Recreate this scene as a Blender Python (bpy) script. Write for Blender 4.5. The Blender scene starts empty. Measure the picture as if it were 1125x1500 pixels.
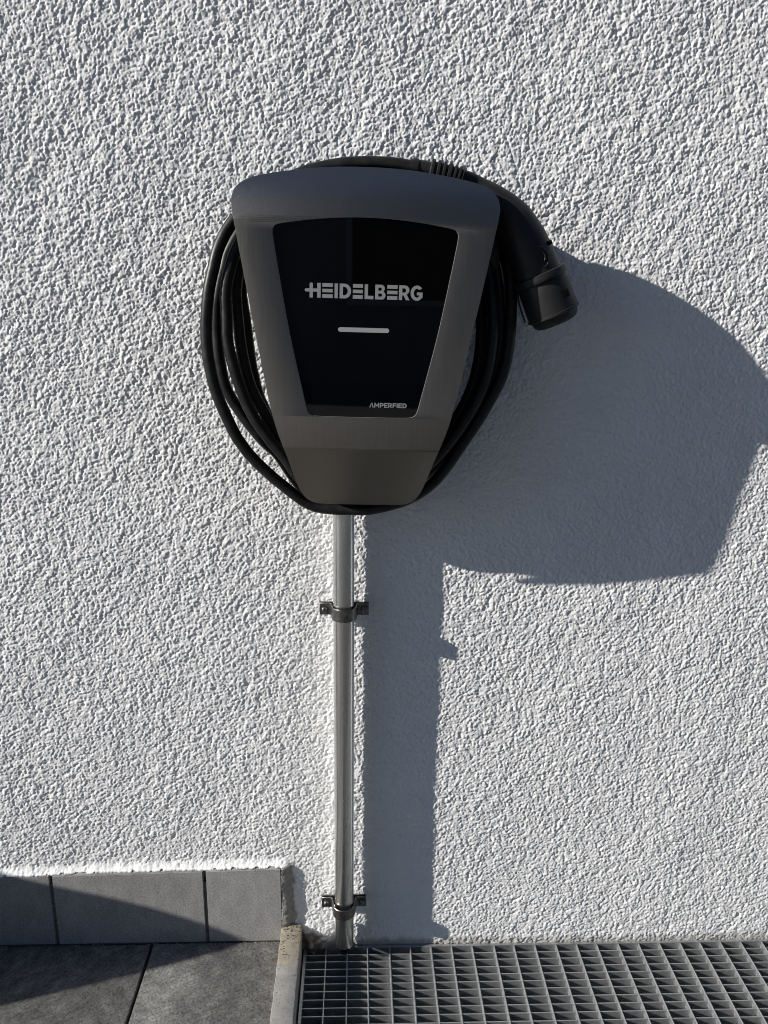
import bpy, bmesh, math, random
import numpy as np
from mathutils import Vector, Matrix

random.seed(4)
C = bpy.context.scene
COL = C.collection
PI = math.pi

# ------------------------------------------------------------------ camera
PITCH, YAW, ROLL = math.radians(14.8), math.radians(2.0), math.radians(0.7)
cam_d = bpy.data.cameras.new('camera')
cam_d.sensor_width = 36.0
cam_d.lens = 36.0 * 1128.0 / 1500.0
cam_d.clip_start = 0.02
cam_d.clip_end = 800.0
cam = bpy.data.objects.new('camera', cam_d)
COL.objects.link(cam)
fwd = Vector((math.sin(YAW) * math.cos(PITCH), math.cos(YAW) * math.cos(PITCH), -math.sin(PITCH)))
rgt = Vector((math.cos(YAW), -math.sin(YAW), 0))
dwn = fwd.cross(rgt)
r2 = rgt * math.cos(ROLL) - dwn * math.sin(ROLL)
d2 = dwn * math.cos(ROLL) + rgt * math.sin(ROLL)
cam.matrix_world = Matrix(((r2.x, -d2.x, -fwd.x, 0.0563), (r2.y, -d2.y, -fwd.y, -0.996),
                           (r2.z, -d2.z, -fwd.z, 0.967), (0, 0, 0, 1)))
C.camera = cam

# ------------------------------------------------------------------ sky, sun, exposure
SUN_TO = Vector((1.0, 0.27, -0.48)).normalized()        # direction the light travels
w = bpy.data.worlds.new('World')
C.world = w
w.use_nodes = True
nt = w.node_tree
sky = nt.nodes.new('ShaderNodeTexSky')
sky.sky_type = 'NISHITA'
sky.sun_disc = False
sky.sun_elevation = math.asin(-SUN_TO.z)
sky.sun_rotation = PI / 2 - math.atan2(-SUN_TO.y, -SUN_TO.x)
sky.air_density = 1.0
sky.dust_density = 0.4
sky.ozone_density = 8.0
bg = nt.nodes['Background']
bg.inputs['Strength'].default_value = 0.072
nt.links.new(sky.outputs[0], bg.inputs['Color'])
sun_d = bpy.data.lights.new('sun', 'SUN')
sun_d.energy = 5.0
sun_d.angle = math.radians(0.5)
sun_d.color = (1.0, 0.955, 0.89)
sun = bpy.data.objects.new('sun', sun_d)
COL.objects.link(sun)
sun.location = (-4, -2, 3)
sun.rotation_euler = SUN_TO.to_track_quat('-Z', 'Y').to_euler()
C.view_settings.view_transform = 'Standard'
C.view_settings.look = 'None'
C.view_settings.gamma = 1.0
C.view_settings.use_curve_mapping = False
C.view_settings.exposure = 0.49
C.cycles.use_denoising = True
C.cycles.max_bounces = 8
C.cycles.blur_glossy = 0.5
C.cycles.filter_width = 1.0


# ------------------------------------------------------------------ helpers
def link(o, parent=None):
    COL.objects.link(o)
    if parent is not None:
        o.parent = parent
    return o


def tag(o, label=None, cat=None, group=None, kind=None):
    if label:
        o['label'] = label
    if cat:
        o['category'] = cat
    if group:
        o['group'] = group
    if kind:
        o['kind'] = kind
    return o


def empty(name, loc=(0, 0, 0), rot=(0, 0, 0)):
    o = bpy.data.objects.new(name, None)
    o.empty_display_size = 0.03
    o.location = loc
    o.rotation_euler = rot
    return link(o)


def obj(name, me, mat=None, parent=None, smooth=None):
    if isinstance(me, bmesh.types.BMesh):
        m = bpy.data.meshes.new(name)
        me.normal_update()
        me.to_mesh(m)
        me.free()
        me = m
    if mat is not None and not me.materials:
        me.materials.append(mat)
    if smooth is not None:
        me.polygons.foreach_set('use_smooth', [True] * len(me.polygons))
        me.set_sharp_from_angle(angle=math.radians(smooth))
    return link(bpy.data.objects.new(name, me), parent)


def box(bm, x0, x1, y0, y1, z0, z1, bevel=0.0, seg=2):
    vs = [bm.verts.new(p) for p in ((x0, y0, z0), (x1, y0, z0), (x1, y1, z0), (x0, y1, z0),
                                    (x0, y0, z1), (x1, y0, z1), (x1, y1, z1), (x0, y1, z1))]
    fs = [bm.faces.new([vs[i] for i in f]) for f in
          ((3, 2, 1, 0), (4, 5, 6, 7), (0, 1, 5, 4), (1, 2, 6, 5), (2, 3, 7, 6), (3, 0, 4, 7))]
    if bevel > 0:
        es = list({e for f in fs for e in f.edges})
        bmesh.ops.bevel(bm, geom=es, offset=bevel, segments=seg, affect='EDGES', profile=0.6)
    return bm


def boxbm(*a, **k):
    return box(bmesh.new(), *a, **k)


def catmull(P, n=8):
    P = [Vector(p) for p in P]
    out = []
    for i in range(len(P) - 1):
        a = P[i - 1] if i > 0 else P[0] * 2 - P[1]
        b, c = P[i], P[i + 1]
        d = P[i + 2] if i + 2 < len(P) else c * 2 - b
        for k in range(n):
            t = k / n
            out.append(0.5 * ((2 * b) + (c - a) * t + (2 * a - 5 * b + 4 * c - d) * t * t
                              + (3 * b - a - 3 * c + d) * t ** 3))
    out.append(P[-1])
    return out


def sweep(bm, path, radii, n=16, caps=True, up=Vector((0, -1, 0)), squash=1.0):
    """tube along path; radii one per point; parallel frames"""
    rings = []
    N = len(path)
    prev = None
    for i, p in enumerate(path):
        t = (path[min(i + 1, N - 1)] - path[max(i - 1, 0)])
        t = t.normalized() if t.length > 1e-9 else Vector((0, 0, 1))
        if prev is None:
            a = up - t * up.dot(t)
            if a.length < 1e-4:
                a = Vector((1, 0, 0)) - t * t.x
        else:
            a = prev - t * prev.dot(t)
        a.normalize()
        prev = a
        b = t.cross(a)
        r = radii[i] if hasattr(radii, '__len__') else radii
        rings.append([bm.verts.new(p + a * (r * squash * math.cos(2 * PI * k / n)) + b * (r * math.sin(2 * PI * k / n)))
                      for k in range(n)])
    for i in range(N - 1):
        A, B = rings[i], rings[i + 1]
        for k in range(n):
            bm.faces.new((A[k], A[(k + 1) % n], B[(k + 1) % n], B[k]))
    if caps:
        bm.faces.new(rings[0][::-1])
        bm.faces.new(rings[-1])
    return bm


def chaikin(P, it=2):
    P = [tuple(p) for p in P]
    for _ in range(it):
        Q = []
        for i in range(len(P)):
            a, b = P[i], P[(i + 1) % len(P)]
            Q.append((a[0] * .75 + b[0] * .25, a[1] * .75 + b[1] * .25))
            Q.append((a[0] * .25 + b[0] * .75, a[1] * .25 + b[1] * .75))
        P = Q
    return P


def flat_mesh(loops, half, bevel=0.0):
    """closed 2-D outlines (holes by even-odd) filled and given thickness, in the XY plane"""
    cu = bpy.data.curves.new('outline', 'CURVE')
    cu.dimensions = '2D'
    cu.fill_mode = 'BOTH'
    cu.extrude = half
    cu.bevel_depth = bevel
    cu.bevel_resolution = 1
    for L in loops:
        s = cu.splines.new('POLY')
        s.points.add(len(L) - 1)
        for q, p in zip(s.points, L):
            q.co = (p[0], p[1], 0, 1)
        s.use_cyclic_u = True
    t = bpy.data.objects.new('outline', cu)
    COL.objects.link(t)
    bpy.context.view_layer.update()
    me = bpy.data.meshes.new_from_object(t.evaluated_get(bpy.context.evaluated_depsgraph_get()))
    bpy.data.objects.remove(t)
    bpy.data.curves.remove(cu)
    return me


# ------------------------------------------------------------------ materials
def mat(name, base, rough=0.6, metal=0.0, spec=0.5):
    m = bpy.data.materials.new(name)
    m.use_nodes = True
    b = m.node_tree.nodes['Principled BSDF']
    b.inputs['Base Color'].default_value = (*base, 1)
    b.inputs['Roughness'].default_value = rough
    b.inputs['Metallic'].default_value = metal
    b.inputs['Specular IOR Level'].default_value = spec
    return m


def nodes(m):
    return m.node_tree.nodes, m.node_tree.links, m.node_tree.nodes['Principled BSDF']


def noise(m, scale, detail=4, rough=0.6, stretch=(1, 1, 1), seed=0.0):
    N, L, b = nodes(m)
    tc = N.new('ShaderNodeTexCoord')
    mp = N.new('ShaderNodeMapping')
    mp.inputs['Scale'].default_value = stretch
    mp.inputs['Location'].default_value = (seed, seed * .7, seed * 1.3)
    L.new(tc.outputs['Object'], mp.inputs['Vector'])
    n = N.new('ShaderNodeTexNoise')
    n.inputs['Scale'].default_value = scale
    n.inputs['Detail'].default_value = detail
    n.inputs['Roughness'].default_value = rough
    L.new(mp.outputs[0], n.inputs['Vector'])
    return n.outputs['Fac']


def ramp(m, fac, stops):
    N, L, b = nodes(m)
    r = N.new('ShaderNodeValToRGB')
    while len(r.color_ramp.elements) < len(stops):
        r.color_ramp.elements.new(0.5)
    for e, (p, c) in zip(r.color_ramp.elements, stops):
        e.position = p
        e.color = (*c, 1) if hasattr(c, '__len__') else (c, c, c, 1)
    L.new(fac, r.inputs['Fac'])
    return r.outputs['Color']


def mix(m, fac, a, bb, mode='MIX'):
    N, L, b = nodes(m)
    x = N.new('ShaderNodeMix')
    x.data_type = 'RGBA'
    x.blend_type = mode
    for s, v in ((0, fac), (6, a), (7, bb)):
        if hasattr(v, 'links'):
            L.new(v, x.inputs[s])
        elif hasattr(v, '__len__'):
            x.inputs[s].default_value = (*v, 1)
        else:
            x.inputs[s].default_value = v
    return x.outputs[2]


def bump(m, h, strength, dist):
    N, L, b = nodes(m)
    n = N.new('ShaderNodeBump')
    n.inputs['Strength'].default_value = strength
    n.inputs['Distance'].default_value = dist
    L.new(h, n.inputs['Height'])
    L.new(n.outputs[0], b.inputs['Normal'])
    return n


def setc(m, col, sock='Base Color'):
    N, L, b = nodes(m)
    L.new(col, b.inputs[sock])


# roughcast wall: colour only; its relief is in the mesh (plus a fine bump)
M_wall = mat('white_roughcast', (0.78, 0.78, 0.775), 0.9, 0, 0.2)
N_, L_, B_ = nodes(M_wall)
at_m = N_.new('ShaderNodeAttribute'); at_m.attribute_name = 'mortar_shade'
at_d = N_.new('ShaderNodeAttribute'); at_d.attribute_name = 'dirt'
tone = ramp(M_wall, noise(M_wall, 9, 5), [(0.3, (.745, .745, .74)), (0.7, (.81, .81, .80))])
mort = ramp(M_wall, noise(M_wall, 160, 4, .7), [(0.3, (.20, .19, .17)), (0.7, (.36, .345, .32))])  # grey of the cheek, painting in the shadow of the tile end
dirt = ramp(M_wall, noise(M_wall, 120, 4, .7), [(0.3, (.09, .075, .055)), (0.7, (.26, .23, .18))])
c = mix(M_wall, at_m.outputs['Fac'], tone, mort)
c = mix(M_wall, at_d.outputs['Fac'], c, dirt)
setc(M_wall, c)
at_c = N_.new('ShaderNodeAttribute'); at_c.attribute_name = 'coarse'
m1 = N_.new('ShaderNodeMath'); m1.operation = 'MULTIPLY'
L_.new(noise(M_wall, 300, 3, .55), m1.inputs[0]); L_.new(at_c.outputs['Fac'], m1.inputs[1])
m2 = N_.new('ShaderNodeMath'); m2.operation = 'MULTIPLY_ADD'
L_.new(m1.outputs[0], m2.inputs[0]); m2.inputs[1].default_value = 9.0
L_.new(noise(M_wall, 900, 3, .6), m2.inputs[2])
bump(M_wall, m2.outputs[0], 0.5, 0.0006)

M_tile = mat('grey_tile', (.2, .2, .2), .75, 0, .3)
t1 = ramp(M_tile, noise(M_tile, 14, 6, .65), [(0.3, (.275, .27, .264)), (0.7, (.345, .338, .33))])
t2 = ramp(M_tile, noise(M_tile, 420, 2, .5), [(0.36, .35), (0.52, 1.0)])
oi = M_tile.node_tree.nodes.new('ShaderNodeObjectInfo')
t3 = ramp(M_tile, noise(M_tile, 55, 7, .75, (1, 1, .5), 5), [(0.35, .84), (0.65, 1.10)])
setc(M_tile, mix(M_tile, 1.0, mix(M_tile, 1.0, mix(M_tile, 0.5, t1, t2, 'MULTIPLY'), t3, 'MULTIPLY'), oi.outputs['Color'], 'MULTIPLY'))
bump(M_tile, noise(M_tile, 380, 4, .7), .35, .001)

M_grout = mat('grout', (.075, .073, .07), .95)
setc(M_grout, ramp(M_grout, noise(M_grout, 500, 3), [(0.3, .045), (0.7, .12)]))

M_slab = mat('anthracite_slab', (.06, .06, .06), .8, 0, .3)
s1 = ramp(M_slab, noise(M_slab, 38, 9, .78), [(0.34, (.082, .082, .081)), (0.5, (.128, .126, .122)), (0.66, (.215, .21, .2))])
s2 = ramp(M_slab, noise(M_slab, 300, 3, .6), [(0.34, .30), (0.5, 1.0), (0.66, 1.5)])
s3 = ramp(M_slab, noise(M_slab, 6, 3, .6, seed=3), [(0.35, .75), (0.65, 1.1)])
oi = M_slab.node_tree.nodes.new('ShaderNodeObjectInfo')
s4 = mix(M_slab, 1.0, mix(M_slab, 0.6, s1, s2, 'MULTIPLY'), s3, 'MULTIPLY')
setc(M_slab, mix(M_slab, 1.0, s4, oi.outputs['Color'], 'MULTIPLY'))
bump(M_slab, noise(M_slab, 420, 5, .75), .5, .0012)

M_kerb = mat('edging_concrete', (.3, .29, .27), .85, 0, .3)
k1 = ramp(M_kerb, noise(M_kerb, 60, 6, .7), [(0.3, (.20, .195, .185)), (0.7, (.29, .282, .267))])
N_, L_, B_ = nodes(M_kerb)
tc = N_.new('ShaderNodeTexCoord')
sp = N_.new('ShaderNodeSeparateXYZ'); L_.new(tc.outputs['Object'], sp.inputs[0])
ma = N_.new('ShaderNodeMath'); ma.operation = 'MULTIPLY_ADD'
L_.new(noise(M_kerb, 45, 5, .7), ma.inputs[0]); ma.inputs[1].default_value = 0.17
L_.new(sp.outputs['Y'], ma.inputs[2])
stain = ramp(M_kerb, ma.outputs[0], [(0.0, 0.0), (0.02, 1.0)])
k2 = ramp(M_kerb, noise(M_kerb, 90, 5, .7), [(0.3, (.19, .165, .125)), (0.7, (.34, .30, .24))])
kc = mix(M_kerb, stain, k1, k2)
pit = ramp(M_kerb, noise(M_kerb, 330, 2, .5, seed=2), [(0.30, .25), (0.38, 1.0)])
setc(M_kerb, mix(M_kerb, 0.8, kc, pit, 'MULTIPLY'))
bump(M_kerb, noise(M_kerb, 350, 4, .7), .5, .0012)

M_steel = mat('brushed_steel', (.21, .20, .19), .36, 1.0)
r = noise(M_steel, 700, 3, .6, (1, 1, .025))
setc(M_steel, ramp(M_steel, r, [(0.25, (.272, .252, .226)), (0.75, (.315, .292, .262))]))
setc(M_steel, ramp(M_steel, noise(M_steel, 900, 2, .6, (1, 1, .03), 2), [(0.3, .29), (0.7, .35)]), 'Roughness')
bump(M_steel, r, .04, .0002)

M_glass = mat('black_glass', (.0010, .0010, .0011), .02, 0, .35)
gl = ramp(M_glass, noise(M_glass, 260, 1, .3), [(0.80, .02), (0.84, .25)])
setc(M_glass, gl, 'Roughness')

M_print = mat('grey_print', (.26, .262, .27), .55, 0, .3)
M_bar = mat('light_bar_plastic', (.34, .34, .345), .4, 0, .4)

M_black = mat('black_plastic', (.016, .016, .0165), .5, 0, .3)
setc(M_black, ramp(M_black, noise(M_black, 40, 4, .6), [(0.3, .40), (0.7, .56)]), 'Roughness')
bump(M_black, noise(M_black, 1400, 2, .5), .12, .0003)

M_rubber = mat('cable_rubber', (.008, .008, .0085), .45, 0, .35)
setc(M_rubber, ramp(M_rubber, noise(M_rubber, 25, 4, .6), [(0.3, .36), (0.7, .56)]), 'Roughness')
setc(M_rubber, ramp(M_rubber, noise(M_rubber, 70, 6, .75), [(0.45, (.006, .006, .0065)), (0.75, (.020, .0195, .019))]))
bump(M_rubber, noise(M_rubber, 700, 2, .5), .05, .0004)

M_galv = mat('galvanised_pipe', (.6, .6, .6), .22, 1.0)
g1 = ramp(M_galv, noise(M_galv, 30, 6, .7, (1, 1, .22)), [(0.3, (.74, .74, .73)), (0.7, (.9, .9, .88))])
N_, L_, B_ = nodes(M_galv)
tc = N_.new('ShaderNodeTexCoord')
sp = N_.new('ShaderNodeSeparateXYZ'); L_.new(tc.outputs['Object'], sp.inputs[0])
ma = N_.new('ShaderNodeMath'); ma.operation = 'MULTIPLY_ADD'
L_.new(noise(M_galv, 55, 5, .7), ma.inputs[0]); ma.inputs[1].default_value = -0.05
L_.new(sp.outputs['Z'], ma.inputs[2])
foot = ramp(M_galv, ma.outputs[0], [(0.0, 1.0), (0.03, 0.0)])
setc(M_galv, mix(M_galv, foot, g1, (.55, .53, .49)))
setc(M_galv, ramp(M_galv, noise(M_galv, 60, 5, .7, (1, 1, .12), 4), [(0.3, .21), (0.7, .31)]), 'Roughness')

M_zinc = mat('zinc_clamp', (.30, .295, .28), .38, 1.0)
setc(M_zinc, ramp(M_zinc, noise(M_zinc, 150, 5, .7), [(0.3, (.10, .098, .09)), (0.7, (.30, .295, .28))]))
M_liner = mat('rubber_liner', (.02, .02, .02), .7)

M_grate = mat('galvanised_grating', (.42, .43, .43), .42, .8)
setc(M_grate, ramp(M_grate, noise(M_grate, 70, 5, .7), [(0.3, (.36, .375, .375)), (0.7, (.56, .575, .575))]))
bump(M_grate, noise(M_grate, 250, 4, .6), .2, .0008)

M_shaft = mat('shaft_concrete', (.16, .16, .155), .9)
setc(M_shaft, ramp(M_shaft, noise(M_shaft, 18, 6, .7), [(0.3, (.07, .07, .068)), (0.7, (.17, .17, .165))]))
M_yard = mat('yard_paving', (.2, .2, .19), .85)
setc(M_yard, ramp(M_yard, noise(M_yard, 3, 8, .7), [(0.3, (.24, .236, .228)), (0.7, (.34, .333, .32))]))
M_caster = mat('caster_concrete', (.3, .3, .29), .9)
setc(M_caster, ramp(M_caster, noise(M_caster, 12, 6, .7), [(0.3, (.22, .22, .21)), (0.7, (.34, .335, .32))]))



# ------------------------------------------------------------------ noise for the roughcast relief
def hsh(ix, iy, s):
    h = (ix.astype(np.int64) * 374761393 + iy.astype(np.int64) * 668265263 + s * 2147483647 * 3 + s * 974711) & 0xffffffff
    h = ((h ^ (h >> 13)) * 1274126177) & 0xffffffff
    h = ((h ^ (h >> 16)) * 2246822519) & 0xffffffff
    return ((h ^ (h >> 15)) & 0xffffff).astype(np.float32) / 16777216.0


def turn(x, z, seed):
    a = (seed * 0.7391) % 1.0 * 1.2 + .2                       # every layer has its own grid direction
    return x * math.cos(a) - z * math.sin(a), x * math.sin(a) + z * math.cos(a)


def vnoise(x, z, s, seed):
    x, z = turn(x, z, seed)
    gx, gz = x / s, z / s
    i, j = np.floor(gx), np.floor(gz)
    u, v = gx - i, gz - j
    u = u * u * (3 - 2 * u)
    v = v * v * (3 - 2 * v)
    i = i.astype(np.int64)
    j = j.astype(np.int64)
    a, b = hsh(i, j, seed), hsh(i + 1, j, seed)
    c, d = hsh(i, j + 1, seed), hsh(i + 1, j + 1, seed)
    return (a * (1 - u) + b * u) * (1 - v) + (c * (1 - u) + d * u) * v


def lumps(x, z, s, seed, drop=0.1, r0=0.62, r1=0.45):
    x, z = turn(x, z, seed)
    gx, gz = (x / s).astype(np.float32), (z / s).astype(np.float32)
    i, j = np.floor(gx).astype(np.int64), np.floor(gz).astype(np.int64)
    h = np.zeros_like(gx)
    for di in (-1, 0, 1):
        for dj in (-1, 0, 1):
            a, b = i + di, j + dj
            px = a + hsh(a, b, seed)
            pz = b + hsh(a, b, seed + 1)
            k = hsh(a, b, seed + 2)
            rad = r0 + r1 * hsh(a, b, seed + 3)
            amp = np.where(k < drop, 0, .45 + .55 * k)
            q = 1 - ((gx - px) ** 2 + (gz - pz) ** 2) / (rad * rad)
            h = np.maximum(h, amp * np.sqrt(np.maximum(q, 0)))
    return h


TILE_END = -0.0580
def tile_top(x):
    return 0.1515 + 0.0225 * np.minimum(x - TILE_END, 0.0)


def sst(a, b, x):
    t = np.clip((x - a) / (b - a), 0, 1)
    return t * t * (3 - 2 * t)


def wall_relief(x, z):
    wx = x + .0016 * (vnoise(x, z, .006, 11) - .5) + .0009 * (vnoise(x, z, .0028, 12) - .5)
    wz = z + .0016 * (vnoise(x, z, .006, 13) - .5) + .0009 * (vnoise(x, z, .0028, 14) - .5)
    big = sst(0.45, 1.25, z)                                   # the render is coarser higher up
    thin = sst(.30, .75, vnoise(x, z, .011, 54) * .6 + vnoise(x, z, .0055, 55) * .4)      # thinner patches open into pits
    h = (.0010 + .0001 * big) * lumps(wx, wz, .0036, 21, .30) * (.75 + .40 * thin)
    h += .0010 * lumps(wx, wz, .0027, 31, .22)
    h += .0007 * lumps(wx, wz, .0020, 41, .25)
    h += (.0003 + .0002 * big) * (thin - .5) + .0016 * (vnoise(x, z, .07, 52) - .5) + .003 * (vnoise(x, z, .3, 53) - .5)
    return h - .0014


# ------------------------------------------------------------------ the house wall
def axis(lo, hi, step, lo2, hi2, grow=1.08):
    a = list(np.arange(lo, hi + step * .5, step))
    s, v, left = step, lo, []
    while v > lo2:
        s *= grow
        v -= s
        left.append(max(v, lo2))
    s, v, right = step, hi, []
    while v < hi2:
        s *= grow
        v += s
        right.append(min(v, hi2))
    return np.array(left[::-1] + a + right, dtype=np.float64)


def build_wall():
    us = axis(0.0, 1.0, 1 / 1040.0, -6.0, 6.0)
    z_, zr = [], -.01
    while zr < 1.335:
        z_.append(zr)
        zr += .00122 - .00026 * max(0.0, min(1.0, zr / 1.3))
    lo, hi, k = [], [], .0012
    v = z_[0]
    while v > -.60:
        k *= 1.25; v -= k; lo.append(max(v, -.60))
    v, k = z_[-1], .001
    while v < 2.8:
        k *= 1.08; v += k; hi.append(min(v, 2.8))
    zs = np.array(lo[::-1] + z_ + hi)
    U, Z = np.meshgrid(us, zs)
    f = np.clip(Z / 1.32, 0, 1)
    xl, xr = -.515 + .145 * f, .735 - .185 * f
    X = xl + U * (xr - xl)
    xs = us
    X, Z = X.ravel(), Z.ravel()
    h = wall_relief(X, Z)
    # plaster thickened out to the face of the skirting tiles, with a sloped top and a mortar cheek at their end whose grey paints in its shadow
    tt = tile_top(X) + .002 * (vnoise(X, Z, .02, 61) - .5)
    wob = .010 * (vnoise(X, Z, .018, 62) - .5) + .004 * (vnoise(X, Z, .006, 63) - .5)
    along = 1 - sst(TILE_END + .001, TILE_END + .023, X + wob * sst(TILE_END - .004, TILE_END + .01, X))
    upz = (1 - np.clip((Z - tt) / (.011 + .3 * wob), 0, 1)) ** 1.7
    behind = (X < TILE_END - .0005) & (Z < tt - .001)
    bulge = np.where(Z > tt, .0062 * upz, .0088) * along
    bulge = np.where(Z < 0.0, 0, bulge)
    ledge = (Z > tt - .003) & (Z < tt + .010)
    cheek = ((X > TILE_END) & (X < TILE_END + .034) & (Z < tt - .003 + wob * .6)).astype(np.float64) * np.minimum(1, along * 6)
    rough_keep = 1 - .45 * cheek - .15 * ledge * along
    y = -(h * rough_keep + bulge)
    y = np.where(behind, .004, y)
    # lump of mortar and splashed dirt at the foot, between kerb and pipe
    g = np.exp(-(((X + .012) / .022) ** 2 + ((Z - .012) / .024) ** 2)) * (.6 + .8 * vnoise(X, Z, .009, 64))
    y -= .012 * g * (X > -.06)
    dirt = np.clip(sst(.30, .62, g + .35 * (vnoise(X, Z, .007, 65) - .5)), 0, 1) * (X > -.035)
    band = sst(.012, .0, Z - .008 * vnoise(X, Z, .012, 66)) * (X > -.03)
    dirt = np.maximum(dirt, .55 * band)
    n, mrows = len(xs), len(zs)
    me = bpy.data.meshes.new('house_wall')
    co = np.empty((X.size, 3), np.float32)
    co[:, 0], co[:, 1], co[:, 2] = X, y, Z
    me.vertices.add(X.size)
    me.vertices.foreach_set('co', co.ravel())
    idx = np.arange(X.size, dtype=np.int32).reshape(mrows, n)
    q = np.stack([idx[:-1, :-1], idx[:-1, 1:], idx[1:, 1:], idx[1:, :-1]], -1).reshape(-1, 4)
    me.loops.add(q.size)
    me.loops.foreach_set('vertex_index', q.ravel())
    me.polygons.add(len(q))
    me.polygons.foreach_set('loop_start', np.arange(0, q.size, 4, dtype=np.int32))
    me.update(calc_edges=True)
    coarse = np.clip(np.maximum(np.maximum(-U.ravel(), U.ravel() - 1) / .06, (Z - 1.335) / .06), 0, 1)   # where the mesh gets wide, the shader carries the grain
    for nm, arr in (('mortar_shade', cheek), ('dirt', dirt), ('coarse', coarse)):
        a = me.attributes.new(nm, 'FLOAT', 'POINT')
        a.data.foreach_set('value', arr.astype(np.float32))
    me.materials.append(M_wall)
    o = link(bpy.data.objects.new('house_wall', me))
    return tag(o, 'white roughcast rendered house wall filling the picture behind everything', 'wall')


wall = build_wall()


# ------------------------------------------------------------------ ground
def sheet(name, rects, z, m, label=None):
    bm = bmesh.new()
    for x0, x1, y0, y1 in rects:
        bm.faces.new([bm.verts.new(p) for p in ((x0, y0, z), (x1, y0, z), (x1, y1, z), (x0, y1, z))])
    o = obj(name, bm, m)
    return tag(o, label, kind='structure')


PX0, PX1, PY0 = -0.0275, 1.08, -0.52       # light shaft under the grating
sheet('ground', [(-200, 200, -200, -3.2)], 0.0, M_yard, 'unseen pale yard across from the house, toned for the steel to reflect')  # unseen ground, pale to brighten the reflection in the steel
M_asph = mat('asphalt', (.05, .05, .05), .9)  # nearer ground kept dark for reflections in steel and pipe
setc(M_asph, ramp(M_asph, noise(M_asph, 60, 6, .7), [(0.3, (.030, .030, .031)), (0.7, (.065, .064, .062))]))
sheet('driveway', [(-200, -2.2, -3.2, 6), (PX1 + .06, 200, -3.2, 6), (-2.2, PX1 + .06, -3.2, -1.25),
                   (-.0275, PX1 + .06, -1.25, PY0 - .05)], 0.0, M_asph, 'unseen driveway in front of the wall, kept dark for the steel to reflect')
sheet('paving_bed', [(-2.2, -.0275, -1.25, 0.05)], -0.022, M_grout, 'dark bedding under the paving slabs')

pav = empty('pavement', (-0.6, -0.3, 0))
tag(pav, 'dark concrete paving slabs laid along the wall left of the edging strip', kind='structure')
slab_x = [(-2.06, -1.463), (-1.457, -.859), (-.853, -.2598), (-.2553, -.0600)]
for ri, (y0, y1) in enumerate(((-.4405, -.0105), (-.846, -.4465), (-1.25, -.852))):
    for x0, x1 in slab_x:
        o = obj('slab', boxbm(x0 + .6, x1 + .6, y0 + .3, y1 + .3, -.020, .0185 + random.uniform(-.0006, .0006), bevel=.0022), M_slab, pav, 40)
        k = 1.08 if x0 > -.3 else random.uniform(.85, 1.0)      # slabs of one batch differ in tone
        o.color = (k, k, k * .99, 1)

bm = boxbm(-.0595, -.0282, -.62, -.0008, -.10, .0440, bevel=.003)
bmesh.ops.subdivide_edges(bm, edges=[e for e in bm.edges if e.calc_length() > .2], cuts=60)
for v in bm.verts:
    s = v.co.y * 190
    v.co.x += .0006 * math.sin(s * 1.3) * math.sin(s * .37 + 1)
    v.co.z += .0005 * math.sin(s * .9 + 2)
tag(obj('edging_strip', bm, M_kerb, None, 40), 'narrow concrete edging strip stained brown at the wall between slabs and grating', 'kerb')

bm = bmesh.new()                           # shaft walls and floor below the grating
def quad(bm, *p):
    bm.faces.new([bm.verts.new(q) for q in p])
zb = -.55
quad(bm, (PX0, PY0, zb), (PX1, PY0, zb), (PX1, .02, zb), (PX0, .02, zb))
quad(bm, (PX0, .02, zb), (PX0, .02, -.012), (PX0, PY0, -.012), (PX0, PY0, zb))
quad(bm, (PX1, PY0, zb), (PX1, PY0, -.003), (PX1, .02, -.003), (PX1, .02, zb))
quad(bm, (PX0, PY0, zb), (PX0, PY0, -.003), (PX1, PY0, -.003), (PX1, PY0, zb))
quad(bm, (PX0, PY0, -.003), (PX0, PY0 - .05, -.003), (PX1 + .06, PY0 - .05, -.003), (PX1 + .06, PY0, -.003))
quad(bm, (PX1, PY0, -.003), (PX1 + .06, PY0, -.003), (PX1 + .06, .02, -.003), (PX1, .02, -.003))
tag(obj('light_shaft', bm, M_shaft), 'concrete light shaft below the grating', kind='structure')

# ------------------------------------------------------------------ skirting tiles
sk = empty('tile_skirting', (-.4, -.005, .02))
tag(sk, 'row of grey skirting tiles along the foot of the white wall', 'skirting')
def tile_mesh(x0, x1):
    bm = boxbm(x0, x1, -.0097, -.0012, 0, 1)
    for v in bm.verts:
        zt = float(tile_top(np.array(v.co.x)))
        v.co.z = (.0192 if v.co.z < .5 else zt - .001)
    bmesh.ops.bevel(bm, geom=list(bm.edges), offset=.0011, segments=2, affect='EDGES')
    bmesh.ops.translate(bm, verts=bm.verts, vec=(.4, .005, -.02))
    return bm
for i, (x0, x1) in enumerate(((-.1705, -.0580), (-.3985, -.1748), (-.6265, -.4028), (-.8545, -.6308), (-1.0825, -.8588))):
    o = obj('tile', tile_mesh(x0, x1), M_tile, sk, 40)
    o.rotation_euler = (random.uniform(-.003, .003), 0, random.uniform(-.002, .002))
    k = (1.06, .98, .90, 1.0, .95)[i]
    o.color = (k, k, k, 1)
bm = bmesh.new()
box(bm, -1.08 + .4, -.062 + .4, -.0078 + .005, .0015 + .005, .015 - .02, .128 - .02)
obj('grout', bm, M_grout, sk)

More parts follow.
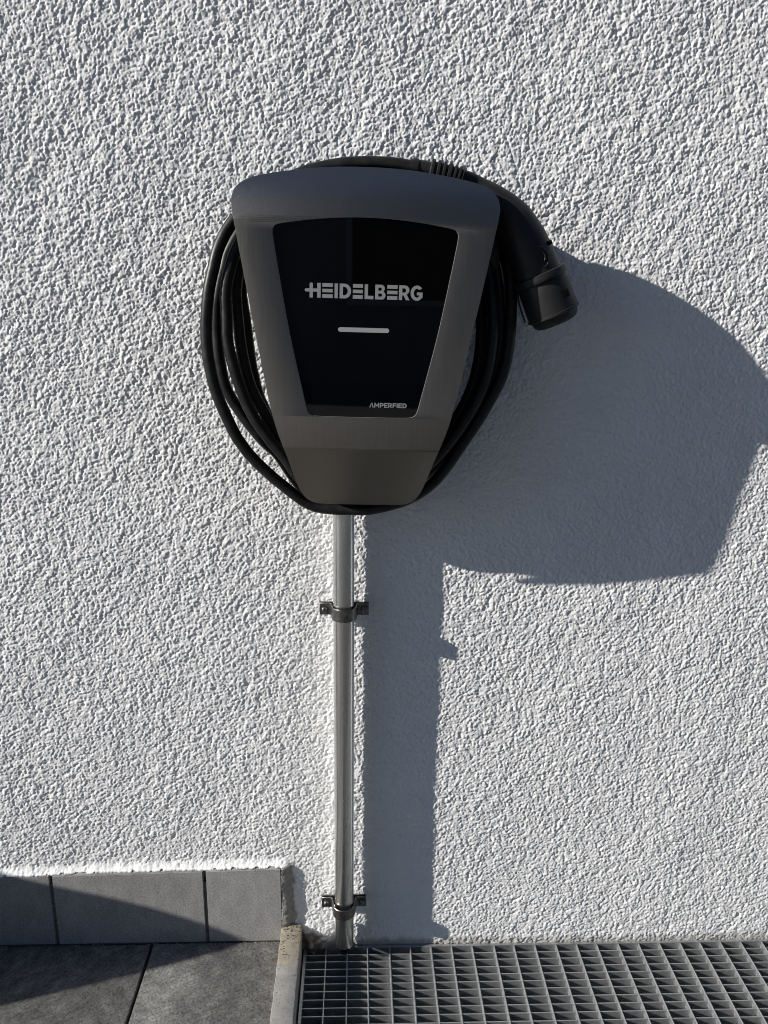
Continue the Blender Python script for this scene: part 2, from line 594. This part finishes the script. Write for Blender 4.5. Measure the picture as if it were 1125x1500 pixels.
# ------------------------------------------------------------------ grating
gr = empty('metal_grating', (.5, -.25, -.02))
tag(gr, 'galvanised steel grating over the light shaft right of the edging strip', 'grating')
GO = Vector((.5, -.25, -.02))
def gbox(name, x0, x1, y0, y1, z0, z1, bevel=.0004):
    return obj(name, boxbm(x0 - GO.x, x1 - GO.x, y0 - GO.y, y1 - GO.y, z0 - GO.z, z1 - GO.z, bevel=bevel, seg=1), M_grate, gr)
GX0, GX1, GY0 = -.0258, 1.068, -.512
gbox('frame_bar', GX0, .0094, -.0052, -.0010, -.028, .0006)
gbox('frame_bar', .0535, GX1, -.0052, -.0010, -.028, .0006)
gbox('frame_bar', GX0, GX0 + .0045, GY0, -.0054, -.028, .0003)
gbox('frame_bar', GX1 - .0045, GX1, GY0, -.0054, -.028, .0003)
gbox('frame_bar', GX0 + .0047, GX1 - .0047, GY0, GY0 + .004, -.028, .0003)
bx0 = GX0 + .0047
bear = boxbm(bx0 - GO.x, GX1 - .0047 - GO.x, -.0009, .0009, -.027 - GO.z, -.0004 - GO.z, bevel=.0004, seg=1)
me_b = bpy.data.meshes.new('bearing_bar'); bear.to_mesh(me_b); bear.free(); me_b.materials.append(M_grate)
y = -.0172
while y > GY0 + .012:
    o = link(bpy.data.objects.new('bearing_bar', me_b), gr)
    o.location = (0, y - GO.y, random.uniform(-.0003, .0003))
    o.rotation_euler = (random.uniform(-.02, .02), 0, random.uniform(-.0004, .0004))
    y -= .01345
cross = boxbm(-.0010, .0010, GY0 + .005 - GO.y, -.0055 - GO.y, -.0115 - GO.z, .0004 - GO.z, bevel=.0005, seg=1)
me_c = bpy.data.meshes.new('cross_bar'); cross.to_mesh(me_c); cross.free(); me_c.materials.append(M_grate)
for k in range(32):
    x = .0084 + .03293 * k
    if x < GX1 - .01:
        o = link(bpy.data.objects.new('cross_bar', me_c), gr)
        o.location = (x - GO.x, 0, random.uniform(-.0002, .0002))
        o.rotation_euler = (0, random.uniform(-.05, .05), random.uniform(-.0015, .0015))

# ------------------------------------------------------------------ conduit pipe and its clamps
PXC, PYC = .0375, -.0232
pipe = bmesh.new()
path = [Vector((0, 0, z)) for z in (.028, .1, .3, .5, .7, .80)]
sweep(pipe, path, .01425, 40, caps=False)
pipe_o = obj('conduit_pipe', pipe, M_galv, None, 60)
pipe_o.location = (PXC, PYC, 0)
tag(pipe_o, 'shiny galvanised steel conduit pipe rising from the grating to the charging box', 'pipe')


pc = bmesh.new()
sweep(pc, [Vector((.001, .0125, z)) for z in (-.3, -.1, .0, .03, .05)], .0058, 14)
obj('inner_cable', pc, M_rubber, pipe_o, 60)


def make_clamp():
    root = empty('pipe_clamp')
    # front half-band with two ears, as one bent strip of profile in XY extruded in Z
    R, th = .0152, .0018
    def strip(r_in, y_ear, h0, h1, x_ear, chin):
        prof = [(-x_ear, y_ear), (-(r_in + .0052), y_ear), (-(r_in + .0018), y_ear - .0022)]
        for k in range(17):
            a = PI - PI * k / 16
            prof.append((r_in * math.cos(a), -.0036 - r_in * math.sin(a)))
        prof += [((r_in + .0018), y_ear - .0022), ((r_in + .0052), y_ear), (x_ear, y_ear)]
        return prof
    bm = bmesh.new()
    inner = strip(R, .0098, 0, 0, .0335, 0)
    N = len(inner)
    off = []
    for i in range(N):
        a = Vector(inner[max(i - 1, 0)]); b = Vector(inner[min(i + 1, N - 1)])
        t = (b - a).normalized()
        nrm = Vector((t.y, -t.x))
        off.append(Vector(inner[i]) + nrm * th)
    rows = []
    for i in range(N):
        e = 0 if 2 < i < N - 3 else .0
        z0, z1 = -.0088, .0088
        rows.append([bm.verts.new((p[0], p[1], z)) for p, z in ((inner[i], z0), (inner[i], z1), (off[i], z1 - .0003), (off[i], z0 + .0003))])
    for i in range(N - 1):
        for k in range(4):
            bm.faces.new((rows[i][k], rows[i][(k + 1) % 4], rows[i + 1][(k + 1) % 4], rows[i + 1][k]))
    bm.faces.new(rows[0][::-1]); bm.faces.new(rows[-1])
    bmesh.ops.recalc_face_normals(bm, faces=bm.faces)
    bmesh.ops.bevel(bm, geom=[e for e in bm.edges if e.calc_face_angle(0) > 1.0], offset=.0004, segments=1, affect='EDGES')
    obj('front_band', bm, M_zinc, root, 35)
    bm = bmesh.new()                                              # back plate of the clamp against the wall
    box(bm, -.0335, .0335, .0124, .0148, -.0085, .0085, bevel=.0005)
    obj('back_plate', bm, M_zinc, root)
    bm = bmesh.new()                                              # rubber liner between band and pipe
    sweep(bm, [Vector((.0149 * math.cos(a), -.002 - .0149 * math.sin(a), 0)) for a in [PI * k / 16 for k in range(17)]], .0007, 6, up=Vector((0, 0, 1)))
    obj('liner', bm, M_liner, root, 60)
    for sx in (-1, 1):
        bm = bmesh.new()
        p = [Vector((0, .004, 0)), Vector((0, -.0012, 0)), Vector((0, -.0022, 0)), Vector((0, -.0026, 0)), Vector((0, -.0015, 0))]
        sweep(bm, [Vector((0, y, 0)) for y in (.006, .0, -.0022, -.0034, -.0038, -.0038, -.0018)],
              [.0042, .0042, .0040, .0034, .0028, .0016, .0012], 14, up=Vector((0, 0, 1)))
        bmesh.ops.translate(bm, verts=bm.verts, vec=(sx * .0266, .0078, -.0005))
        bmesh.ops.recalc_face_normals(bm, faces=bm.faces)
        obj('screw', bm, M_zinc, root, 35)
    return root


def copy_tree(o, parent=None):
    c = o.copy()
    COL.objects.link(c)
    if parent is not None:
        c.parent = parent
    for ch in list(o.children):
        copy_tree(ch, c)
    return c


cl = make_clamp()
cl.location = (PXC + .0005, PYC, .571)
cl.rotation_euler = (0, .008, 0)
tag(cl, 'upper steel pipe clamp on the conduit halfway between grating and box', 'pipe clamp', 'clamps holding the conduit pipe')
c2 = copy_tree(cl)
c2.location = (PXC - .0005, PYC, .0945)
c2.rotation_euler = (0, -.01, 0)
tag(c2, 'lower steel pipe clamp on the conduit just above the grating', 'pipe clamp', 'clamps holding the conduit pipe')

# ------------------------------------------------------------------ charging box
MM = .001
box_e = empty('charging_box', (.062, 0, .925), (0, .016, 0))
tag(box_e, 'wall mounted car charging box with brushed steel front and black glass panel', 'charger')
P0, V1, V2 = 106.5, 133.0, -118.0
def prof(v):
    """how far the steel front stands off the wall (mm) at height v: bent back at top and bottom"""
    def soft(t, k):
        return t if t > 12 * k else (0 if t < -12 * k else k * math.log1p(math.exp(t / k)))
    return P0 - soft(v - V1, .8) * .47 - soft(V2 - v, .6) * .43


half = [(20, 192.2), (55, 190), (92, 184.8), (112, 180.8), (126, 177.2), (135, 173), (141.5, 167.5), (145.6, 160.5), (147, 152),
        (145.8, 144), (142.3, 128), (138.6, 106), (130, 58), (120.6, 8), (109.4, -52), (101.4, -88), (91, -117), (88.3, -124),
        (78, -160), (74.3, -171), (70, -179.5), (64, -186.5), (56, -190.6), (46, -191.8), (20, -192)]
outer = [(u, v) for u, v in half] + [(-u, v) for u, v in half[::-1]]
halfi = [(15, 137.6), (42, 135.9), (68, 133), (88, 129.8), (95.5, 128.4), (99.4, 126.6), (101.6, 123.2), (101.8, 119), (100.6, 110),
         (92.5, 62), (82.8, 8), (66.5, -62), (64.3, -71), (62.6, -75.6), (59.6, -78.7), (55, -80), (40, -80.4), (15, -80.5)]
inner = [(u, v) for u, v in halfi] + [(-u, v) for u, v in halfi[::-1]]
outer_s, inner_s = chaikin(outer, 3), chaikin(inner, 3)
SC = lambda L: [(a * MM, b * MM) for a, b in L]

me = flat_mesh([SC(outer_s), SC(inner_s)], .0010, .0003)
bm = bmesh.new(); bm.from_mesh(me)
bmesh.ops.remove_doubles(bm, verts=bm.verts, dist=1e-6)
for vv in (V1 + 3.2, V1 + 1.6, V1 + .6, V1 - .6, V1 - 1.6, V1 - 3.2, V2 + 2.2, V2 + 1, V2 + .4, V2 - .4, V2 - 1, V2 - 2.2):
    bmesh.ops.bisect_plane(bm, geom=bm.verts[:] + bm.edges[:] + bm.faces[:], plane_co=(0, vv * MM, 0), plane_no=(0, 1, 0), dist=1e-7)
for v in bm.verts:
    u, vv, ww = v.co
    v.co = (u, -(prof(vv / MM) * MM - .0013 + ww), vv)
bmesh.ops.recalc_face_normals(bm, faces=bm.faces)
bm.normal_update()
for f in bm.faces:
    if abs(f.normal.y) < .25:
        f.material_index = 1
fp = obj('front_plate', bm, M_steel, box_e, 25)
M_cut = mat('cut_steel_edge', (.34, .33, .32), .55, .4)
fp.data.materials.append(M_cut)


def to_front(me, y_front, half):
    """XY outline mesh -> standing mesh whose front face lies at y = -y_front"""
    for v in me.vertices:
        u, vv, ww = v.co
        v.co = (u, -(y_front - half + ww), vv)
    me.flip_normals() if False else None
    bm = bmesh.new(); bm.from_mesh(me)
    bmesh.ops.remove_doubles(bm, verts=bm.verts, dist=1e-7)
    bmesh.ops.recalc_face_normals(bm, faces=bm.faces)
    bm.to_mesh(me); bm.free()
    return me


YG = P0 * MM - .0029
glass = obj('glass_panel', to_front(flat_mesh([SC([(u * 1.05, (v - 28) * 1.008 + 28) for u, v in inner_s])], .0008), YG, .0008), M_glass, box_e)


# black housing behind the plate, narrower than the plate so the cable can be wound round it
bm = bmesh.new()
hs = chaikin([(u * .70, v * .80) for u, v in outer], 1)
front, back = [], []
for u, v in hs:
    d = min(prof(v) - 6, 100)
    front.append(bm.verts.new((u * MM, -d * MM, v * MM)))
    back.append(bm.verts.new((u * MM * 1.04, -.003, v * MM * 1.04)))
n = len(hs)
for k in range(n):
    bm.faces.new((front[k], front[(k + 1) % n], back[(k + 1) % n], back[k]))
bm.faces.new(front); bm.faces.new(back[::-1])
bmesh.ops.recalc_face_normals(bm, faces=bm.faces)
obj('housing', bm, M_black, box_e, 40)


# holder for the plug at the upper right of the housing, tucked behind the plate and sized to close a lit gap in the shadow
obj('plug_holder', box(boxbm(.088, .158, -.055, -.003, .090, .160, bevel=.006), .10, .172, -.036, -.0035, .035, .150, bevel=.006), M_black, box_e, 40)


obj('shadow_filler', boxbm(-.058, .060, -.053, -.004, -.196, -.140, bevel=.006), M_black, box_e, 40)  # hidden block added to close lit gaps in the shadow below the box


# --- lettering, drawn as outlines (units: about 1/110 of the cap height)
def arc(cx, cy, rx, ry, a0, a1, n=14):
    return [(cx + rx * math.cos(math.radians(a0 + (a1 - a0) * k / n)), cy + ry * math.sin(math.radians(a0 + (a1 - a0) * k / n))) for k in range(n + 1)]
def rect(x0, y0, x1, y1):
    return [(x0, y0), (x1, y0), (x1, y1), (x0, y1)]
def bowl(x0, x1, y0, y1, rx):
    r = (y1 - y0) / 2
    return [(x0, y0), (x1 - rx, y0)] + arc(x1 - rx, y0 + r, rx, r, -90, 90)[1:] + [(x0, y1)]
H, S = 112, 26
L = []
bmid0, bmid1 = 45, 69
tip = arc(98, 57, 12, 12, 90, 270)
L.append([(124, 0), (150, 0), (150, bmid0), (183, bmid0), (183, 0), (211, 0), (211, H), (183, H), (183, bmid1), (150, bmid1), (150, H - 8)]
         + arc(137, H - 8, 13, 9, 0, 180)[1:] + [(124, bmid1)] + tip + [(124, bmid0)])
def E(x0, x1):
    return [rect(x0, 0, x1, 29), rect(x0, 43, x1, 69), rect(x0, 84, x1, H)]
L += E(224, 306)
L.append(rect(320, 0, 346, H))
L += [bowl(360, 450, 0, H, 52), bowl(386, 424, 24, H - 24, 30)]
L += E(464, 543)
L.append([(557, 0), (627, 0), (627, 26), (583, 26), (583, H), (557, H)])
L += [[(640, 0), (694, 0)] + arc(694, 31, 28, 31, -90, 60)[1:] + arc(688, 84, 27, 28, -50, 90) + [(640, H)],
      bowl(665, 696, 22, 45, 12), bowl(665, 692, 66, 90, 12)]
L += E(735, 816)
L += [[(828, 0), (854, 0), (854, 36), (864, 36), (884, 0), (914, 0), (890, 43)] + arc(872, 76, 38, 36, -60, 90) + [(828, H)],
      bowl(854, 884, 58, 90, 16)]
go = arc(970, 56, 50, 58, 38, 325, 26)
gi = arc(970, 56, 24, 34, 320, 46, 22)
L.append(go + [(1015, 20), (1015, 62), (970, 62), (970, 40), (989, 40), (989, 32)] + gi)
U = .1413 * MM
def place(loops, u0, x0, v0, k=U):
    return [[(u0 * MM + (x - x0) * k, v0 * MM + yy * k) for x, yy in Q] for Q in loops]
# the printed line runs a hair downhill like the box itself
obj('lettering', to_front(flat_mesh(place(L, -66.6, 86, 52.0), .00015), YG + .0003, .00015), M_print, glass)
bar = arc(-26.6, 18.2, 2.5, 2.5, 90, 270) + arc(26, 18.2, 2.5, 2.5, -90, 90)
obj('status_light', to_front(flat_mesh([SC(bar)], .0002, .0), YG + .0004, .0002), M_bar, glass)

# small maker's word, bold capitals: strokes as outlines again
W = []
def stroke(x0, y0, x1, y1, t):
    d = Vector((x1 - x0, y1 - y0)).normalized(); nn = Vector((-d.y, d.x)) * t / 2
    return [(x0 + nn.x, y0 + nn.y), (x0 - nn.x, y0 - nn.y), (x1 - nn.x, y1 - nn.y), (x1 + nn.x, y1 + nn.y)]
W.append([(40, 100), (60, 100), (98, 0), (73, 0), (46, 74)]); W.append([(0, 0), (22, 0), (42, 54), (34, 82)])
x = 108
W.append([(x, 0), (x + 22, 0), (x + 22, 62), (x + 47, 22), (x + 57, 22), (x + 82, 62), (x + 82, 0), (x + 104, 0), (x + 104, 100), (x + 84, 100), (x + 52, 50), (x + 20, 100), (x, 100)])
x = 226
W += [[(x, 0), (x + 23, 0), (x + 23, 28)] + arc(x + 46, 64, 36, 36, -90, 90) + [(x, 100)], bowl(x + 23, x + 58, 48, 80, 16)]
def Es(x, e=True):
    return [(x, 0), (x + (74 if e else 23), 0)] + ([(x + 74, 21), (x + 23, 21), (x + 23, 40)] if e else [(x + 23, 38)]) + \
        [(x + 68, 40 if e else 38), (x + 68, 60), (x + 23, 60), (x + 23, 80), (x + 74, 80), (x + 74, 100), (x, 100)]
W.append(Es(318))
x = 402
W += [[(x, 0), (x + 23, 0), (x + 23, 28), (x + 40, 28), (x + 60, 0), (x + 86, 0), (x + 63, 33)] + arc(x + 46, 64, 36, 36, -50, 90) + [(x, 100)], bowl(x + 23, x + 58, 48, 80, 16)]
W.append(Es(500, False))
W.append(rect(586, 0, 609, 100))
W.append(Es(624))
W += [bowl(712, 802, 0, 100, 50), bowl(735, 778, 21, 79, 28)]
k2 = 43.3 * MM / 802
obj('lettering', to_front(flat_mesh(place(W, 8.0, 0, -68.6, k2), .00012), YG + .0003, .00012), M_print, glass)

# ------------------------------------------------------------------ charging cable and plug
V = lambda L: [Vector(p) * MM for p in L]
turns = [
    (60, -30, 800), (30, -30, 770), (-17, -32, 775), (-44, -33, 819), (-55, -33, 834), (-68, -34, 865), (-75, -34, 900), (-78, -34, 928),
    (-81, -34, 957), (-84, -34, 985), (-80, -33, 1010), (-71, -31, 1042),
    (-38, -28, 1070), (12, -26, 1088), (67, -26, 1094), (123, -26, 1087), (163, -28, 1062),
    (189, -32, 1017), (203, -36, 970), (205, -40, 922), (195, -44, 872), (171, -46, 827), (129, -46, 782), (78, -46, 756), (27, -47, 751),
    (-12, -48, 770), (-39, -48, 808), (-56, -49, 837), (-73, -50, 871), (-81, -50, 901), (-85, -50, 929), (-87, -50, 957), (-88, -50, 984),
    (-84, -49, 1009), (-75, -45, 1040),
    (-43, -42, 1074), (12, -40, 1100), (67, -40, 1107), (125, -40, 1100), (172, -44, 1070),
    (203, -52, 1024), (214, -57, 978), (215, -60, 923), (205, -62, 874), (178, -64, 824), (137, -64, 775), (86, -63, 744), (36, -61, 738),
    (-11, -60, 757), (-35, -62, 791), (-50, -63, 809), (-70, -65, 839), (-83, -66, 870), (-92, -67, 902), (-97, -67, 929), (-97, -67, 957),
    (-97, -66, 984), (-92, -63, 1008), (-81, -58, 1036),
    (-50, -54, 1070), (5, -53, 1102), (67, -53, 1112), (130, -50, 1105), (183, -44, 1075),
    (216, -38, 1025), (226, -40, 978), (228, -42, 922), (216, -43, 872), (189, -42, 821), (149, -38, 770), (101, -35, 734), (48, -34, 727),
    (8, -35, 730), (-17, -36, 747), (-44, -40, 788), (-62, -42, 806), (-86, -44, 838), (-104, -46, 870), (-110, -48, 900), (-112, -50, 928),
    (-112, -50, 957), (-108, -49, 984), (-102, -46, 1008), (-92, -42, 1036),
    (-55, -35, 1084), (4, -31, 1112), (67, -30, 1119), (131, -31, 1112), (192, -36, 1080),
    (229, -45, 1032), (237, -50, 986), (238, -52, 939), (232, -54, 894), (213, -55, 852), (188, -55, 810), (155, -54, 761),
    (121, -52, 735), (76, -50, 721), (46, -50, 720), (22, -50, 720.5), (-4, -50, 726), (-31, -53, 746), (-66, -58, 779), (-88, -62, 808),
    (-102, -66, 839), (-113, -68, 870), (-119, -70, 902), (-121, -70, 929), (-119.5, -70, 957), (-116, -69, 984), (-109.5, -67, 1011),
    (-102, -65, 1035), (-87, -61, 1060),
    (-58, -57, 1087), (-18, -55, 1110), (21, -57, 1121), (59, -60, 1125), (98, -63, 1123.5), (124, -65, 1119)]
cab_e = empty('charging_cable', (.06, -.06, .73))
tag(cab_e, 'black charging cable wound in loops around the box with its plug at the upper right', 'cable')
CO = Vector((.06, -.06, .73))
path = [p - CO for p in catmull(V(turns), 7)]
rng = random.Random(8)
path = [p + Vector((rng.uniform(-.00015, .00015), rng.uniform(-.0002, .0002), rng.uniform(-.00015, .00015))) for p in path]
bm = bmesh.new()
sweep(bm, path, .0070, 14)
obj('cable', bm, M_rubber, cab_e, 70)

pk = [((113.0, -64, 1121.5), 7.6),
      ((128.0, -64.5, 1119.5), 8.0),
      ((146.0, -65, 1116.0), 8.6),
      ((160.2, -63.7, 1113.3), 9.0),
      ((174.5, -62.4, 1109.5), 9.6),
      ((191.8, -62.6, 1100.8), 11.2),
      ((212.7, -62.8, 1085.9), 17.0),
      ((231.2, -62.5, 1067.0), 23.5),
      ((246.7, -63.5, 1043.7), 26.0),
      ((257.8, -64, 1022.5), 26.4),
      ((264.8, -64, 1007.4), 26.8),
      ((267.4, -64, 1001.8), 27.0)]
centers = V([p for p, r_ in pk]); rad = [r_ for p, r_ in pk]
cp = catmull(centers, 6)
rr = []
for i in range(len(rad) - 1):
    for k in range(6):
        t = k / 6
        rr.append((rad[i] * (1 - t) + rad[i + 1] * t) * MM)
rr.append(rad[-1] * MM)
plug_bm = bmesh.new()
sweep(plug_bm, [p - CO for p in cp], rr, 32)
plug = obj('plug', plug_bm, M_black, cab_e, 40)

boot = bmesh.new()                                  # ribbed strain relief on the cable side
bp, br = [], []
seq = catmull(V([(116, -64.2, 1121), (130, -64.6, 1119.2), (146, -65, 1116), (160, -65.5, 1112.8), (172, -66, 1109.5)]), 12)
for i, p in enumerate(seq):
    t = i / (len(seq) - 1)
    if t < .12:
        r_ = 9.4
    elif t < .34:
        r_ = 8.3
    else:
        r_ = 12.2 if (t * 9.0) % 1 < .58 else 9.6
    bp.append(p - CO); br.append(r_ * MM)
sweep(boot, bp, br, 24)
obj('strain_relief', boot, M_black, plug, 25)

ax = (Vector((288.2, -64, 960.9)) - Vector((267.0, -64, 1007.4))).normalized()        # the plug's own axis
c0 = Vector((268.5, -64, 1002.3))
def on_axis(s):
    return (c0 + ax * s) * MM - CO
def lathe(name, prof_, m, par, sm=35, n=40):
    b = bmesh.new()
    sweep(b, [on_axis(s) for s, r_ in prof_], [r_ * MM for s, r_ in prof_], n)
    return obj(name, b, m, par, sm)
lathe('collar', [(-7, 25), (-6.6, 30.2), (-5.8, 31.6), (-2, 32), (.8, 32), (2.4, 31.4), (3.0, 29.4)], M_black, plug)
cap = lathe('protective_cap', [(2.4, 28.4), (4.0, 29.2), (20, 29.8), (40.5, 30.3), (41.0, 31.2), (43.2, 31.2), (44.0, 30.2), (44.6, 28),
                    (50, 26.6), (53.6, 23.5), (54.8, 19)], M_black, plug)
# latch window and the round moulded emblem on the plug's face towards the camera
side = ax.cross(Vector((0, -1, 0))).normalized()
Mx = Matrix((side, ax, Vector((0, -1, 0)))).transposed().to_4x4()
def on_skin(name, bm_, s, t, lift, par, m, sm=40):
    Q = Matrix.Translation((c0 + ax * s + side * t + Vector((0, -1, 0)) * lift) * MM - CO) @ Mx
    bmesh.ops.transform(bm_, matrix=Q, verts=bm_.verts)
    bmesh.ops.recalc_face_normals(bm_, faces=bm_.faces)
    return obj(name, bm_, m, par, sm)
M_hole = mat('recess_shade', (.002, .002, .002), .9, 0, .1)  # near-black colour standing for the shade inside the openings
on_skin('latch_window', boxbm(-.0032, .0032, -.0044, .0044, -.003, .0012, bevel=.0004), 24, -15, 27.0, cap, M_hole)
sgn = -1
b = bmesh.new()
oval = [Vector((.0078 * math.cos(a), .0118 * math.sin(a), -.0022 * (math.cos(a) ** 2))) for a in [2 * PI * k / 40 for k in range(41)]]
sweep(b, oval, .0006, 6, caps=False, up=Vector((0, 0, 1)))
for s_ in (-1, 1):
    arcp = [Vector((s_ * (.0012 + .0032 * math.sin(a)), .0052 * math.cos(a), .0002)) for a in [PI * (.08 + .84 * k / 14) for k in range(15)]]
    sweep(b, arcp, .0007, 6, up=Vector((0, 0, 1)))
on_skin('emblem', b, -24, -3, 26.4, plug, M_black, 60)
for s, t, lift in ((-34, -20, 17), (-38, 20.5, 13)):                                   # dark blocks painting the shade of screw holes on both flanks
    on_skin('screw_hole', boxbm(-.0024, .0024, -.0024, .0024, -.003, .0022, bevel=.001), s, t, lift, plug, M_hole)
b = bmesh.new()                                                                          # cord of the cap with its little metal ring
sweep(b, [p - CO for p in catmull(V([(240.8, -67, 990.2), (242.8, -71, 976.1), (247.9, -71, 962.0), (251.9, -70, 952.9)]), 6)], .0011, 8)
cord = obj('cap_cord', b, M_rubber, plug, 60)
b = bmesh.new()
ring = [Vector((251.9, -71, 950.8)) * MM + Vector((.0028 * math.cos(a), .001 * math.sin(a), .0034 * math.sin(a))) - CO for a in [2 * PI * k / 20 for k in range(21)]]
sweep(b, ring, .0009, 8, caps=False, up=Vector((0, 1, 0)))
obj('ring', b, mat('bright_wire', (.6, .6, .6), .25, 1.0), cord, 60)

# ------------------------------------------------------------------ bits of grit in the joints and by the kerb
bm = bmesh.new()
rg = random.Random(5)
def chip(x, y, z, s):
    m = Matrix.Translation((x, y, z)) @ Matrix.Rotation(rg.uniform(0, 6), 4, Vector((rg.random(), rg.random(), rg.random() + .1)).normalized()) @ Matrix.Diagonal((s, s * rg.uniform(.6, 1), s * rg.uniform(.4, .8), 1))
    bmesh.ops.create_icosphere(bm, subdivisions=1, radius=1, matrix=m)
for k in range(150):
    chip(rg.uniform(-.56, -.062), -.0105 - abs(rg.gauss(0, .0022)), .0188, rg.uniform(.0006, .0017))
for k in range(60):
    chip(rg.uniform(-.058, -.03), -rg.random() ** 2 * .06 - .003, .0445, rg.uniform(.0006, .0016))
for k in range(90):
    chip(rg.uniform(-.55, -.062), rg.uniform(-.2, -.02), .0189, rg.uniform(.0004, .001))
M_grit = mat('grit', (.22, .19, .15), .9)
tag(obj('grit', bm, M_grit), 'loose grit and sand along the joints at the foot of the tiles', kind='stuff')

# ------------------------------------------------------------------ out of the frame, added to cast shade or to show in the steel
bm = bmesh.new()
pr = [(-.006, 0), (-.006, .485), (-.19, .488), (-.2245, .510), (-.246, .527), (-.265, .5386), (-.287, .5454), (-.3025, .5438), (-.311, .525), (-.317, .48), (-.320, .41), (-.321, .30), (-.322, .15), (-.322, 0)]  # unseen caster, top edge shaped to give the shadow line on the tiles
for x in (-1.36, -1.20):
    for y_, z_ in pr:
        bm.verts.new((x, y_, z_))
bm.verts.ensure_lookup_table()
n = len(pr)
bm.faces.new([bm.verts[i] for i in range(n)])
bm.faces.new([bm.verts[n + i] for i in range(n)][::-1])
for i in range(n):
    j = (i + 1) % n
    bm.faces.new((bm.verts[i], bm.verts[n + i], bm.verts[n + j], bm.verts[j]))
bmesh.ops.recalc_face_normals(bm, faces=bm.faces)
tag(obj('shade_caster', bm, M_caster), 'unseen low block left of the paving, its outline shaped to shade the tiles', 'wall')

nh = empty('reflection_block', (3, -9.5, 0))  # added block, its height set for the steel's reflection and to cut the sky
tag(nh, 'unseen grey block with windows across the yard, added for the steel to reflect', 'building')
M_face = mat('grey_render', (.3, .3, .295), .9)
setc(M_face, ramp(M_face, noise(M_face, 1.5, 5), [(0.3, (.33, .325, .315)), (0.7, (.41, .405, .395))]))
M_roof = mat('roof_edge_metal', (.12, .12, .12), .5)
M_pane = mat('window_pane', (.01, .012, .014), .05)
M_frame = mat('window_frame', (.6, .6, .6), .5)
obj('wall', boxbm(-12, 12, -10, 0, 0, 22), M_face, nh)
obj('roof', boxbm(-12.2, 12.2, -10.2, .2, 22.003, 22.3), M_roof, nh)
for fx in (-10.5, -6.8, -3.1, .6, 4.3, 8.0):
    for k in range(7):
        fz = 1.0 + 3.05 * k
        fr = obj('window', box(box(box(boxbm(fx, fx + 1.5, .005, .06, fz, fz + .07), fx, fx + 1.5, .005, .06, fz + 1.33, fz + 1.4), fx, fx + .07, .005, .06, fz + .072, fz + 1.328), fx + 1.43, fx + 1.5, .005, .06, fz + .072, fz + 1.328), M_frame, nh)
        obj('pane', boxbm(fx + .072, fx + 1.428, .006, .02, fz + .072, fz + 1.328), M_pane, fr)
